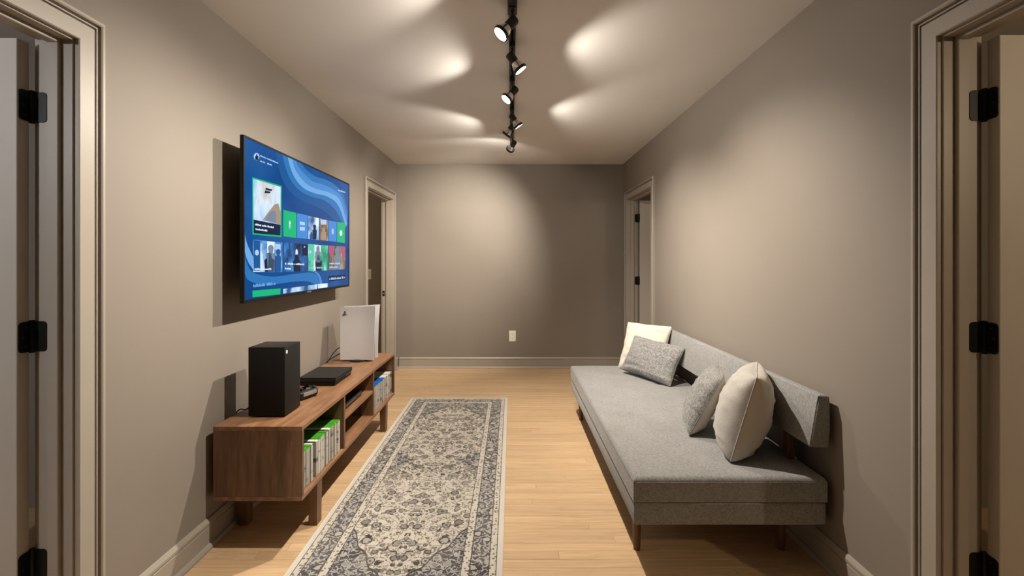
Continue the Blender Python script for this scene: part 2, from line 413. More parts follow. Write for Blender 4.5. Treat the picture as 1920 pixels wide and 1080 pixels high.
M['lens'] = emit('lit_lens', (1.0, .93, .82), 45)
M['bulb'] = paint('bulb_reflector', (.75, .73, .70), .18, .05, 20, 0, 0, .85)
HL = ['black spotlight head on the track, the one beside the power feed',
      'second black spotlight head along the track from the power feed',
      'third black spotlight head along the track from the power feed',
      'fourth black spotlight head along the track, turned to the daybed wall',
      'fifth black spotlight head along the track, turned to the doorway past the bench',
      'last black spotlight head on the track, aimed at the end wall']
for i, (L, A, kb, ks) in enumerate(HEADS):
    L, A = Vector(L), Vector(A); d = (A - L).normalized()
    q = (-d).to_track_quat('Z', 'Y').to_matrix().to_4x4()
    mt = Matrix.Translation(L) @ q                       # local -z = aim, lens at origin
    back = L - d * .085
    top = Vector((TX, back.y, ZC - .022))
    t = thing('spotlight_head', HL[i], 'spotlight', (TX, back.y, ZC - .022), 'track spotlight heads')
    bm = NB(); lathe(bm, [(.0335, -.008), (.0375, -.008), (.0385, -.004), (.0385, .006), (.0345, .009), (.0335, .009), (.0335, -.008)], 28, mt, cap=False)
    mesh('trim_ring', bm, 'track', t, angle=40)
    bm = NB(); lathe(bm, [(.0005, -.0025), (.016, -.0018), (.0325, 0), (.0325, .002), (.0005, .002)], 28, mt)
    mesh('lens', bm, 'lens', t, angle=40, label='glowing lens')
    bm = NB(); lathe(bm, [(.0330, .004), (.0325, .010), (.028, .026), (.021, .042), (.017, .050)], 28, mt, cap=False)
    mesh('bulb', bm, 'bulb', t, angle=40, label='silvery reflector bulb')
    bm = NB(); lathe(bm, [(.014, .044), (.0215, .048), (.0225, .052), (.0225, .092), (.020, .097), (.001, .097)], 24, mt)
    mesh('socket', bm, 'track', t, angle=40)
    bm = NB(); box(bm, TX - .016, TX + .016, back.y - .036, back.y + .036, ZC - .040, ZC - .021, .003, 2); mesh('adapter', bm, 'track', t)
    bm = NB(); tube(bm, [(TX, back.y, ZC - .038), (TX, back.y, (ZC - .03 + back.z) / 2), back + d * .01], .0065, 10); mesh('stem', bm, 'track', t, angle=50)
    dh = Vector((d.x, d.y, 0)).normalized() if i < 5 else Vector((-.4, .9, 0)).normalized()
    qs = (-(dh * math.cos(math.radians(35)) - Vector((0, 0, math.sin(math.radians(35)))))).to_track_quat('Z', 'Y').to_matrix().to_4x4()
    for nm, ang, bl, W, q_ in (('beam', 102 if i < 5 else 84, 1.0, BEAM_W * kb, q), ('spill', 140, .30, SPILL_W * ks, qs)):
        ld = bpy.data.lights.new('spot_' + nm, 'SPOT'); ld.energy = W; ld.color = WARM
        ld.spot_size = math.radians(ang); ld.spot_blend = bl; ld.shadow_soft_size = .016
        lo = new_obj('spot_light_' + nm, ld); lo.matrix_world = Matrix.Translation(L + d * .012) @ q_
        lo.parent = t; lo.matrix_parent_inverse = Matrix.Translation(-t.location)

# unseen globe lamps added in the four side rooms to light doors and jambs
for side, s, py, far, W in (('left', -1, -.12, 0, SIDE_W['left']), ('right', 1, -.12, 0, SIDE_W['right']), ('left', -1, 3.70, 1, 24.0), ('right', 1, 3.70, 1, 12.0)):  # near pair follows light spilling through the doorways; far pair is added fill
    px, pz = s * (2.75 if far else 2.25), 2.05
    t = thing('added_pendant_lamp', 'glowing globe pendant through the ' + ('television' if s < 0 else 'daybed') + ' wall doorway ' + ('next to' if far else 'away from') + ' the end wall', 'lamp', (px, py, ZC))
    gm = emit('globe_' + side, SIDE_C['right' if far else side], 2 if far else 6)
    bm = NB(); lathe(bm, [(.001, .055)] + [(.055 * math.sin(k * math.pi / 12), .055 * math.cos(k * math.pi / 12)) for k in range(1, 12)] + [(.001, -.055)], 24, Matrix.Translation((px, py, pz))); mesh('globe', bm, gm, t, smooth=True)
    bm = NB(); tube(bm, [(px, py, pz + .05), (px, py, ZC - .02)], .004); mesh('cord', bm, 'track', t)
    bm = NB(); lathe(bm, [(.05, 0), (.05, .02), (.04, .025)], 20, Matrix.Translation((px, py, ZC - .0255))); mesh('canopy', bm, 'track', t)
    ld = bpy.data.lights.new('globe_light', 'POINT'); ld.energy = W; ld.color = SIDE_C['right' if far else side]; ld.shadow_soft_size = .03
    lo = new_obj('globe_light', ld); lo.parent = t; lo.location = (0, 0, pz - ZC - .09)

# ------------------------------------------------------------------ media bench
CX0, CX1, CY0, CY1, CZ0, CZ1 = -1.340, -.940, 2.107, 3.775, .213, .548
TH = .020
t = thing('media_bench', 'long walnut media bench with open compartments under the television', 'media bench', ((CX0 + CX1) / 2, (CY0 + CY1) / 2, 0))
def part(nm, mat, *a, bev=.0012, lab=None):
    bm = NB(); box(bm, *a, bev, 1); return mesh(nm, bm, mat, t, label=lab)
part('top_panel', 'walnut', CX0, CX1, CY0, CY1, CZ1 - TH, CZ1)
part('bottom_panel', 'walnut', CX0, CX1, CY0, CY1, CZ0, CZ0 + TH)
part('end_panel', 'walnut_v_shaded', CX0, CX1, CY0, CY0 + TH, CZ0 + TH, CZ1 - TH)
part('end_panel', 'walnut_v_shaded', CX0, CX1, CY1 - TH, CY1, CZ0 + TH, CZ1 - TH)
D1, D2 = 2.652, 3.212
part('divider', 'walnut_v_shaded', CX0 + .006, CX1 - .002, D1 - TH / 2, D1 + TH / 2, CZ0 + TH, CZ1 - TH)
part('divider', 'walnut_v_shaded', CX0 + .006, CX1 - .002, D2 - TH / 2, D2 + TH / 2, CZ0 + TH, CZ1 - TH)
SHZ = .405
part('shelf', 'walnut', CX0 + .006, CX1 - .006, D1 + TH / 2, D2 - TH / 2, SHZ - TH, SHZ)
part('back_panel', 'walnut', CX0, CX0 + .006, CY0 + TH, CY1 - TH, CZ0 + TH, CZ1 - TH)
for yl in (2.315, 3.560):
    for xa, xb in ((CX0 + .006, CX0 + .052), (CX1 - .052, CX1 - .006)):
        bm = NB(); vs = []
        c = (xa + xb) / 2
        lg = [(c, 1.0, CZ0), (c, .86, 0)]
        tmp = bmesh.new(); hw = (xb - xa) / 2
        top = [tmp.verts.new((c + a * hw, yl + b * .030, CZ0)) for a, b in ((-1, -1), (1, -1), (1, 1), (-1, 1))]
        bot = [tmp.verts.new((c + a * hw * .88, yl + b * .026, 0)) for a, b in ((-1, -1), (1, -1), (1, 1), (-1, 1))]
        tmp.faces.new(top); tmp.faces.new(bot[::-1])
        for i in range(4): tmp.faces.new((bot[i], bot[(i + 1) % 4], top[(i + 1) % 4], top[i]))
        merge(bm, tmp); mesh('leg', bm, 'walnut_leg_shaded', t)

# game cases: case shell + printed sleeve; built once per kind, then copied
def make_case(mat, sp):
    r = new_obj('game_case', None)
    bm = NB(); box(bm, -.135, -.0008, -.492, .492, 0, .171, .0015, 1)
    sh = mesh('shell', bm, mat, r, local=True)
    bm = NB(); box(bm, -.130, 0, -.5, .5, .001, .1685, .0006, 1)
    mesh('printed_spine', bm, sp, r, local=True)
    return r
PROTO = {}
def put_case(kind, x, y, z, th, label, group, lean=0, hs=1.0):
    mats = {'green': ('green_case', 'spine'), 'blue': ('blue_case', 'spine'), 'white': ('clear_case', 'spine'), 'dark': ('dark_case', 'spine_dark')}
    if kind not in PROTO: r = PROTO[kind] = make_case(*mats[kind])
    else:
        p = PROTO[kind]; r = p.copy(); COL.objects.link(r)
        for ch in p.children:
            c = ch.copy(); COL.objects.link(c); c.parent = r
    r.location = (x, y, z); r.scale = (1, th, hs); r.rotation_euler = (lean, 0, 0)
    tag(r, label, 'game case', group)
rn = random.Random(11)
ORD = 'first second third fourth fifth sixth seventh eighth ninth tenth eleventh twelfth thirteenth fourteenth fifteenth sixteenth seventeenth eighteenth nineteenth twentieth'.split()
ORD += ['twenty-' + w_ for w_ in ORD[:9]] + ['thirtieth'] + ['thirty-' + w_ for w_ in ORD[:9]]
def fill(y0, y1, seq, xf):
    y = y0; i = 0; rows_ = []
    while True:
        th = rn.uniform(.0145, .0275)
        if y + th > y1: break
        k = seq(i, (y - y0) / (y1 - y0)); i += 1
        rows_.append((k, y, th)); y += th
    N = len(rows_)
    for i, (k, y, th) in enumerate(rows_):
        nth = ORD[i] if y0 < 3 else ORD[N - 1 - i]
        lab = '%s game case under the %s console, %s from the bench end panel' % ({'dark': 'black'}.get(k, k), 'tower' if y0 < 3 else 'white upright', nth)
        put_case(k, xf - rn.uniform(0, .012) - (.016 if k == 'dark' else 0), y + th / 2, CZ0 + TH + .0006, th - .0008, lab, 'game cases under the ' + ('tower console' if y0 < 3 else 'white upright console'), 0, rn.uniform(.985, 1.0) if k != 'white' else 1.01)
def seq1(i, f):
    if f < .24: return 'green'
    if f < .34: return ('white', 'dark', 'white')[i % 3]
    if f < .60: return 'green'
    if f < .70: return ('white', 'dark')[i % 2]
    return 'green'
def seq2(i, f):
    if f < .60: return 'blue'
    return 'dark' if i % 6 == 2 else 'white'
fill(CY0 + TH + .004, D1 - TH / 2 - .004, seq1, CX1 - .014)
fill(D2 + TH / 2 + .004, CY1 - TH - .004, seq2, CX1 - .014)

# slim player on the shelf
t = thing('disc_player', 'slim black disc player on the middle shelf of the bench', 'disc player', (-1.09, 2.93, SHZ))
bm = NB(); box(bm, -1.21, -.985, 2.755, 3.085, SHZ + .004, SHZ + .040, .003, 2); mesh('body', bm, 'black_plastic', t)
bm = NB(); box(bm, -.9855, -.982, 2.760, 3.080, SHZ + .012, SHZ + .034, .001, 1); fp = mesh('front_panel', bm, 'gloss_black', t)
bm = NB(); box(bm, -.983, -.981, 2.790, 2.960, SHZ + .022, SHZ + .0235); mesh('disc_slot', bm, 'silver', fp)
for dx in (-1.19, -1.01):
    for dy in (2.775, 3.065):
        bm = NB(); lathe(bm, [(.008, 0), (.008, .0045)], 12, Matrix.Translation((dx, dy, SHZ + .0005))); mesh('foot', bm, 'black_plastic', t)

# tower console
X0, X1, Y0, Y1, Z0 = -1.250, -1.076, 2.228, 2.392, CZ1
t = thing('tower_console', 'tall square black game console standing on the media bench', 'game console', ((X0 + X1) / 2, (Y0 + Y1) / 2, Z0))
bm = NB(); box(bm, X0, X1, Y0, Y1, Z0 + .006, Z0 + .333, .003, 2); body = mesh('body', bm, 'console_black', t, angle=40)
bm = NB(); lathe(bm, [(.065, 0), (.065, .0065)], 28, Matrix.Translation(((X0 + X1) / 2, (Y0 + Y1) / 2, Z0))); mesh('base_foot', bm, 'black_plastic', t)
bm = NB(); lathe(bm, [(.0001, 0), (.0085, 0), (.0085, .0014), (.0001, .0018)], 20, Matrix.Translation((X1, Y0 + .018, Z0 + .308)) @ Matrix.Rotation(math.pi / 2, 4, 'Y'))
pb = mesh('power_button', bm, 'white_plastic', t, label='white round power button emblem')
bm = NB()
for sgn in (-1, 1):                                     # dark crossing strokes of the round emblem
    tube(bm, [(X1 + .0018, Y0 + .018 + sgn * .0048 * k, Z0 + .308 - .0045 + .009 * abs(k) ** .7) for k in (-1, -.5, 0)], .0007, 5)
mesh('emblem', bm, 'ink', pb)
bm = NB(); box(bm, X1 - .002, X1 + .0006, Y0 + .012, Y0 + .0145, Z0 + .020, Z0 + .150); mesh('disc_slot', bm, 'gloss_black', t)
bm = NB()
for ix in range(11):
    for iy in range(11):
        a = X0 + .018 + ix * .0138; b = Y0 + .016 + iy * .0132
        lathe(bm, [(.0045, 0), (.0045, .0006)], 8, Matrix.Translation((a, b, Z0 + .3328)))
mesh('vent_holes', bm, 'gloss_black', t)['kind'] = 'stuff'

# flat box console
X0, X1, Y0, Y1 = -1.262, -1.040, 2.780, 3.065
t = thing('flat_console', 'low flat black game console lying on the media bench', 'game console', ((X0 + X1) / 2, (Y0 + Y1) / 2, Z0))
bm = NB(); box(bm, X0, X1, Y0, Y1, Z0 + .026, Z0 + .050, .002, 2); mesh('upper_shell', bm, 'black_plastic', t)
bm = NB(); box(bm, X0 + .004, X1 - .006, Y0 + .004, Y1 - .004, Z0 + .003, Z0 + .027, .002, 2); lo = mesh('lower_shell', bm, 'console_black', t)
bm = NB(); box(bm, X1 - .007, X1 - .005, Y1 - .10, Y1 - .02, Z0 + .018, Z0 + .0205); mesh('disc_slot', bm, 'silver', lo)
for dx in (X0 + .03, X1 - .03):
    for dy in (Y0 + .03, Y1 - .03):
        bm = NB(); lathe(bm, [(.010, 0), (.010, .004)], 12, Matrix.Translation((dx, dy, Z0 + .0004))); mesh('foot', bm, 'black_plastic', t)

# white upright console: two flared side plates around a black core
X0, X1 = -1.262, -1.008; YA, YD = 3.440, 3.548; H = .405
t = thing('upright_console', 'tall white curved game console standing upright on the media bench', 'game console', ((X0 + X1) / 2, (YA + YD) / 2, Z0))
bm = NB(); lathe(bm, [(.001, 0), (.062, 0), (.066, .004), (.064, .010), (.040, .013), (.001, .013)], 32, Matrix.Translation((-1.135, (YA + YD) / 2, Z0))); mesh('stand', bm, 'black_plastic', t, angle=40)
bm = NB(); box(bm, X0 + .006, X1 - .018, YA + .022, YD - .022, Z0 + .012, Z0 + H - .018, .006, 2); core = mesh('core', bm, 'gloss_black', t)
def plate(yy, sgn, nm):
    bm = NB(); nu, nv = 14, 22; grid = []
    for lay in (0, 1):
        g = []
        for j in range(nv + 1):
            v = j / nv; row = []
            for i in range(nu + 1):
                u = i / nu
                x = X0 + (X1 - X0) * u + (.012 * v ** 2 if u > .5 else 0) * (u - .5) * 2
                z = Z0 + .012 + (H - .012) * v + (.006 * u ** 3 if v > .95 else 0) - (.004 * (1 - u) if v > .95 else 0)
                flare = .014 * max(0, u - .55) ** 2 / .2 + .012 * max(0, v - .6) ** 2 / .16 - .012 * (math.sin(math.pi * u) * math.sin(math.pi * v)) * 0
                row.append(bm.verts.new((x, yy + sgn * (flare + lay * .004), z)))
            g.append(row)
        grid.append(g)
    for g in grid:
        for j in range(nv):
            for i in range(nu): bm.faces.new((g[j][i], g[j][i + 1], g[j + 1][i + 1], g[j + 1][i]))
    a, b = grid
    for j in range(nv):
        bm.faces.new((a[j][0], a[j + 1][0], b[j + 1][0], b[j][0])); bm.faces.new((a[j][nu], a[j + 1][nu], b[j + 1][nu], b[j][nu]))
    for i in range(nu):
        bm.faces.new((a[0][i], a[0][i + 1], b[0][i + 1], b[0][i])); bm.faces.new((a[nv][i], a[nv][i + 1], b[nv][i + 1], b[nv][i]))
    return mesh(nm, bm, 'white_shell', t, angle=50, label='white curved side plate')
pA = plate(YA + .022, -1, 'side_plate'); plate(YD - .022, 1, 'side_plate')
bm = NB(); lx, ly, lz = X0 + .034, YA + .004, Z0 + H - .050          # small grey emblem high on the plate: a P over a lying S
yy = YA - .0005 + .014
def yplate(z):
    v = (z - Z0 - .012) / (H - .012); return YA + .022 - .012 * max(0, v - .6) ** 2 / .16 - .0048
def strip(pts, r):
    tube(bm, [(lx + a, yplate(lz + b), lz + b) for a, b in pts], r, 6)
strip([(0, -.016), (0, .016)], .0022); strip([(0, .015), (.007, .013), (.010, .006), (.007, .001), (.003, .002)], .002)
strip([(-.004, -.006), (-.013, -.009), (-.015, -.013), (-.009, -.015), (-.002, -.012)], .0016)
strip([(.004, -.004), (.011, -.005), (.016, -.009), (.012, -.012), (.004, -.014)], .0016)
mesh('emblem', bm, 'ink', pA, label='small grey emblem')
bm = NB(); box(bm, X1 - .0185, X1 - .0165, (YA + YD) / 2 - .014, (YA + YD) / 2 - .010, Z0 + .05, Z0 + .16); mesh('disc_slot', bm, 'black_metal', core)

# gamepad lying behind the tower
gx, gy = -1.118, 2.548
t = thing('gamepad', 'black game controller lying on the bench behind the tower console', 'game controller', (gx, gy, Z0))
half = [(0, .030), (.030, .031), (.052, .034), (.068, .022), (.077, -.006), (.083, -.042), (.080, -.062), (.070, -.068), (.058, -.056), (.044, -.028), (.028, -.018), (0, -.018)]
outl = half + [(-u, v) for u, v in half[-2:0:-1]]
rot = Matrix.Rotation(math.radians(-112), 2)
def gp(u, v, q):
    w2 = rot @ Vector((u, v)); return (gx + w2.x, gy + w2.y, Z0 + q)
bm = NB(); prism(bm, outl, gp, .004, .044, .010); mesh('shell', bm, 'black_plastic', t, angle=50)
bm = NB(); prism(bm, [(u * .8, v * .75 + .002) for u, v in outl], gp, 0, .008); mesh('grip_underside', bm, 'console_black', t)
for u, v in ((-.045, .010), (.024, -.006)):
    w2 = rot @ Vector((u, v)); bm = NB(); lathe(bm, [(.006, .040), (.006, .050), (.011, .051), (.0115, .055), (.008, .0545), (.001, .053)], 18, Matrix.Translation((gx + w2.x, gy + w2.y, Z0))); mesh('thumbstick', bm, 'gloss_black', t, angle=40)
for du, dv in ((.010, 0), (-.010, 0), (0, .010), (0, -.010)):
    w2 = rot @ Vector((.047 + du, .010 + dv)); bm = NB(); lathe(bm, [(.0048, .042), (.0048, .048), (.003, .049), (.0005, .049)], 12, Matrix.Translation((gx + w2.x, gy + w2.y, Z0))); mesh('button', bm, 'gloss_black', t, angle=40)
w2 = rot @ Vector((-.022, -.006)); bm = NB(); lathe(bm, [(.011, .042), (.011, .046), (.006, .047), (.0005, .0465)], 16, Matrix.Translation((gx + w2.x, gy + w2.y, Z0))); mesh('direction_pad', bm, 'silver', t, angle=40)
bm = NB(); prism(bm, [(-.046, .026), (-.022, .030), (.022, .030), (.046, .026), (.046, .036), (.02, .0385), (-.02, .0385), (-.046, .036)], gp, .020, .040, .003); mesh('shoulder_bar', bm, 'silver', t)

# cables
def cable(label, pts, r=.0032):
    bm = NB(); tube(bm, crom(pts, 8), r, 8); o = mesh('power_cable', bm, 'black_plastic', None, smooth=True)
    o['label'] = label; o['category'] = 'cable'
cable('upper black cable plugged into the white upright console', [(-1.255, 3.494, Z0 + .095), (-1.285, 3.494, Z0 + .092), (-1.318, 3.485, Z0 + .06), (-1.340, 3.47, Z0 + .022), (-1.357, 3.46, Z0 - .02), (-1.357, 3.46, .40)])
cable('lower black cable plugged into the white upright console', [(-1.255, 3.494, Z0 + .050), (-1.282, 3.49, Z0 + .048), (-1.312, 3.475, Z0 + .030), (-1.336, 3.45, Z0 + .014), (-1.357, 3.43, Z0 - .02), (-1.357, 3.43, .40)])
cable('thin black cable behind the tower console', [(-1.250, 2.31, Z0 + .040), (-1.275, 2.31, Z0 + .036), (-1.305, 2.31, Z0 + .012), (-1.336, 2.31, Z0 + .012), (-1.357, 2.31, Z0 - .02), (-1.357, 2.31, .40)])

# ------------------------------------------------------------------ television
TVX, TY0, TY1, TZ0, TZ1 = -1.268, 2.217, 3.663, 1.090, 1.889
t = thing('television', 'large flat television with a lit blue menu screen mounted on the wall', 'television', (XL, (TY0 + TY1) / 2, (TZ0 + TZ1) / 2))
bm = NB(); box(bm, TVX - .016, TVX, TY0, TY1, TZ0, TZ1, .002, 2); mesh('slim_panel', bm, 'black_metal', t)
bm = NB(); box(bm, TVX - .045, TVX - .015, TY0 + .12, TY1 - .12, TZ0 + .02, TZ0 + .45, .008, 2); mesh('rear_housing', bm, 'black_plastic', t)
bm = NB(); box(bm, XL, XL + .012, 2.70, 3.18, 1.30, 1.70, .002, 1)
for yy in (2.78, 3.08): box(bm, XL + .010, TVX - .014, yy, yy + .03, 1.32, 1.68, .002, 1)
mesh('wall_bracket', bm, 'black_metal', t)
bz = .010
def rect(bm, x, y0, y1, z0, z1, th=.0006): box(bm, x, x + th, y0, y1, z0, z1)
for nm, a in (('bezel', (TY0, TY1, TZ1 - bz, TZ1)), ('bezel', (TY0, TY1, TZ0, TZ0 + .016)), ('bezel', (TY0, TY0 + bz, TZ0 + .016, TZ1 - bz)), ('bezel', (TY1 - bz, TY1, TZ0 + .016, TZ1 - bz))):
    bm = NB(); box(bm, TVX - .001, TVX + .0035, *a, .0008, 1); mesh(nm, bm, 'black_metal', t)
bm = NB(); box(bm, TVX + .0032, TVX + .0042, 2.905, 2.965, TZ0 + .004, TZ0 + .011); mesh('maker_badge', bm, 'silver', t)
def scr(px, py):                                        # pixel -> (y, z) on the screen plane
    Y = TVX * F / (px - CX); return Y, EYE - (py - CY) / F * Y
SB = 1.0
M['scr_bg'] = emit('screen_blue', None, SB, [(.30, (.003, .048, .195)), (.55, (.006, .085, .31)), (.75, (.025, .125, .35))], (1, 1, 1.6), 1.4)
bm = NB(); rect(bm, TVX, TY0 + bz, TY1 - bz, TZ0 + .016, TZ1 - bz, .0010); screen = mesh('screen', bm, 'scr_bg', t, label='glowing blue menu screen')
LAY = [TVX + .0010]
def poly(nm, mat, pts, th=.0002, lift=0, label=None):   # flat printed piece on the screen, pixel outline
    bm = NB(); x = LAY[0] + lift
    yz = [scr(*p) for p in pts]
    yz = [(min(max(a, TY0 + bz + .001), TY1 - bz - .001), min(max(b, TZ0 + .017), TZ1 - bz - .001)) for a, b in yz]
    prism(bm, yz, lambda u, v, q: (x + q, u, v), 0, th)
    return mesh(nm, bm, mat, screen, label=label)
Z3 = lambda pts: [(440 + a / 3.175, 240 + b / 3.175) for a, b in pts]
E = {k: emit('screen_' + k, c, SB) for k, c in dict(b1=(.012, .105, .33), b2=(.030, .190, .50), b3=(.075, .275, .66), b4=(.17, .42, .80), b5=(.33, .58, .90),
     b0=(.006, .075, .27), green=(.010, .50, .205), lgreen=(.10, .62, .40), blue=(.065, .275, .72), white=(.80, .90, 1.0), pale=(.45, .65, .92), navy=(.008, .020, .060),
     red=(.46, .10, .22), tan=(.40, .30, .22), ink=(.010, .020, .045), grey=(.20, .26, .36)).items()}
def ribbon(mat, a, b, lift):
    A = crom([(p[0], p[1], 0) for p in Z3(a)], 6); B = crom([(p[0], p[1], 0) for p in Z3(b)], 6)
    bm = NB(); x = LAY[0] + lift
    cl = lambda yz: (min(max(yz[0], TY0 + bz + .001), TY1 - bz - .001), min(max(yz[1], TZ0 + .017), TZ1 - bz - .001))
    va = [bm.verts.new((x, *cl(scr(p.x, p.y)))) for p in A]; vb = [bm.verts.new((x, *cl(scr(p.x, p.y)))) for p in B]
    for i in range(min(len(va), len(vb)) - 1): bm.faces.new((va[i], va[i + 1], vb[i + 1], vb[i]))
    mesh('wave_band', bm, E[mat], screen)
r0 = [(240, 120), (256, 220), (285, 310), (335, 385), (410, 440), (500, 475), (575, 530), (640, 600)]
r1 = [(275, 120), (300, 230), (335, 315), (390, 375), (460, 410), (530, 430), (600, 490), (655, 600)]
r2 = [(305, 130), (330, 235), (365, 310), (415, 362), (480, 390), (550, 408), (615, 460), (662, 590)]
r3 = [(335, 140), (352, 230), (395, 300), (445, 345), (505, 368), (565, 385), (625, 430), (668, 570)]
r4 = [(350, 150), (375, 225), (420, 280), (465, 318), (520, 335), (575, 360), (635, 410), (670, 530)]
r5 = [(372, 160), (405, 225), (450, 270), (490, 292), (535, 305), (590, 335), (645, 395), (672, 500)]
ribbon('b1', r0, r1, .0002); ribbon('b2', r1, r2, .0003); ribbon('b4', r2, r3, .0004); ribbon('b3', r3, r4, .0003); ribbon('b2', r4, r5, .0002)
ribbon('b4', [(55, 610), (70, 680), (95, 740), (120, 790), (140, 830)], [(55, 700), (62, 750), (80, 800), (100, 830), (112, 850)], .0002)
ribbon('b2', [(55, 730), (70, 800), (110, 860), (220, 885), (350, 870), (440, 860), (490, 870)], [(55, 850), (75, 900), (130, 925), (230, 930), (350, 915), (440, 915), (515, 955)], .0002)
ribbon('b3', [(440, 850), (470, 858), (495, 880), (510, 940)], [(465, 850), (490, 858), (510, 885), (525, 940)], .0003)
# tiles: pixel quads (tl, tr, br, bl) read on the photograph
art = lambda nm, st, sc=(1, 1, 1), ns=9: emit(nm, None, SB, st, sc, ns)
A1 = art('art_sky', [(.30, (.08, .30, .78)), (.45, (.30, .58, .92)), (.62, (.75, .88, 1.0)), (.75, (.55, .45, .38))], (1, 3, 1.5), 2.2)
A2 = art('art_cold', [(.35, (.02, .07, .22)), (.5, (.10, .33, .70)), (.65, (.70, .84, .97))], (1, 1.6, 1), 7)
A3 = art('art_dusk', [(.35, (.012, .025, .07)), (.55, (.03, .14, .40)), (.72, (.10, .34, .75))], (1, 1.4, 1), 7)
A4 = art('art_mint', [(.35, (.02, .30, .17)), (.5, (.10, .58, .38)), (.66, (.75, .92, .92))], (1, 1.8, 1), 6)
A5 = art('art_rust', [(.35, (.09, .06, .045)), (.5, (.28, .20, .14)), (.66, (.50, .44, .42))], (1, 1.6, 1), 7)
A6 = art('art_snow', [(.34, (.03, .11, .30)), (.46, (.40, .62, .90)), (.6, (.86, .94, 1.0))], (1, 1, 1), 6)
poly('tile', E['green'], Z3([(103, 292), (278, 344), (276, 650), (104, 634)]), .0002, .0004, 'bright green frame of the featured tile')
poly('tile', A1, Z3([(109, 302), (272, 352), (270, 640), (110, 626)]), .0002, .0007, 'featured tile with a pale sky picture')
poly('tile_caption', E['navy'], Z3([(110, 545), (271, 577), (270, 640), (110, 626)]), .0001, .0010)
poly('tile_picture', E['tan'], Z3([(165, 548), (190, 510), (215, 480), (235, 455), (258, 448), (271, 500), (271, 577)]), .0001, .0010)
poly('tile_picture', E['grey'], Z3([(178, 548), (200, 512), (222, 490), (240, 500), (246, 530), (240, 566)]), .0001, .0012)
poly('tile_mark', E['ink'], Z3([(184, 356), (222, 366), (216, 376), (180, 368)]), .0001, .0010); poly('tile_mark', E['ink'], Z3([(179, 372), (214, 380), (205, 389), (175, 388)]), .0001, .0010)
tiles = [('green', (288, 487), (366, 506), (365, 654), (289, 645)), ('blue', (370, 507), (434, 520), (433, 660), (370, 654)),
         (A6, (438, 524), (500, 537), (499, 668), (437, 660)), (A5, (505, 538), (555, 550), (554, 672), (504, 667)),
         ('blue', (558, 550), (606, 560), (605, 678), (557, 672)), ('green', (609, 560), (655, 566), (655, 686), (608, 678)),
         (A2, (108, 664), (282, 682), (282, 858), (108, 856)), (A3, (293, 680), (433, 692), (433, 852), (293, 856)),
         (A4, (437, 690), (553, 700), (552, 848), (437, 852)), (A5, (557, 700), (658, 706), (657, 840), (557, 845)),
         ('green', (104, 968), (272, 955), (270, 990), (104, 1008)), (A6, (288, 958), (490, 930), (488, 962), (288, 986)), (A6, (494, 930), (553, 924), (552, 948), (494, 955)),
         ('navy', (557, 882), (657, 872), (657, 902), (557, 914))]
for m_, *q in tiles:
    poly('tile', E[m_] if isinstance(m_, str) else m_, Z3(q), .0002, .0005)
def blob(mat, cx, cy, w_, h_, lift=.0009, n=14, top=1.0):
    poly('tile_picture', E[mat], Z3([(cx + w_ * math.cos(2 * math.pi * k / n), cy + h_ * math.sin(2 * math.pi * k / n)) for k in range(n)]), .0001, lift)
def figure(mat, cx, top, base, w_):                     # plain standing silhouette: head over sloping shoulders
    h = base - top; hr = h * .13
    pts = [(cx + hr * .8 * math.cos(a), top + hr + hr * math.sin(a)) for a in [math.pi * (1 - k / 6) * -1 for k in range(7)]]
    pts = pts[::-1] + [(cx - w_ * .25, top + h * .30), (cx - w_ * .5, top + h * .40), (cx - w_ * .42, base), (cx + w_ * .42, base), (cx + w_ * .5, top + h * .40), (cx + w_ * .25, top + h * .30)]
    if pts[0][0] < pts[6][0]: pts = pts[:7] + pts[7:][::-1]
    poly('tile_picture', E[mat], Z3(pts), .0001, .0010)
def quad(mat, x0, y0, x1, y1, lift=.0008): poly('tile_picture', E[mat], Z3([(x0, y0), (x1, y0 + (x1 - x0) * .09), (x1, y1), (x0, y1)]), .0001, lift)
quad('white', 191, 674, 234, 745); quad('pale', 242, 690, 272, 760); quad('b1', 110, 668, 150, 850); blob('pale', 130, 742, 12, 17)
figure('grey', 213, 695, 856, 46); figure('navy', 204, 740, 856, 60); figure('b1', 257, 720, 856, 34)
quad('b2', 298, 690, 320, 720); quad('navy', 400, 692, 432, 760); blob('pale', 414, 708, 4, 5, .0011); blob('white', 367, 742, 7, 22); figure('navy', 368, 752, 854, 44)
quad('white', 474, 696, 512, 760); quad('lgreen', 440, 694, 470, 790); blob('pale', 449, 738, 7, 9, .0011); figure('grey', 494, 702, 800, 34); figure('navy', 497, 756, 850, 40)
poly('tile_picture', E['red'], Z3([(558, 701), (592, 704), (586, 735), (578, 765), (566, 760), (559, 735)]), .0001, .0008)
poly('tile_picture', E['red'], Z3([(626, 705), (657, 707), (656, 760), (648, 785), (640, 765), (632, 735)]), .0001, .0008)
figure('grey', 608, 712, 842, 34)
figure('navy', 474, 575, 664, 26); figure('b1', 455, 618, 662, 24); figure('tan', 528, 592, 668, 30); quad('pale', 512, 545, 545, 575)
blob('pale', 326, 575, 5, 26); blob('white', 327, 565, 4, 9, .0011); blob('white', 631, 625, 8, 17); blob('pale', 582, 616, 6, 19)
blob('pale', 128, 170, 17, 22); figure('navy', 129, 156, 190, 20)
for q in ([(386, 556), (416, 562), (416, 580), (386, 576)], [(386, 588), (416, 591), (416, 612), (386, 610)]):
    poly('tile_mark', E['pale'], Z3(q), .0001, .0009)
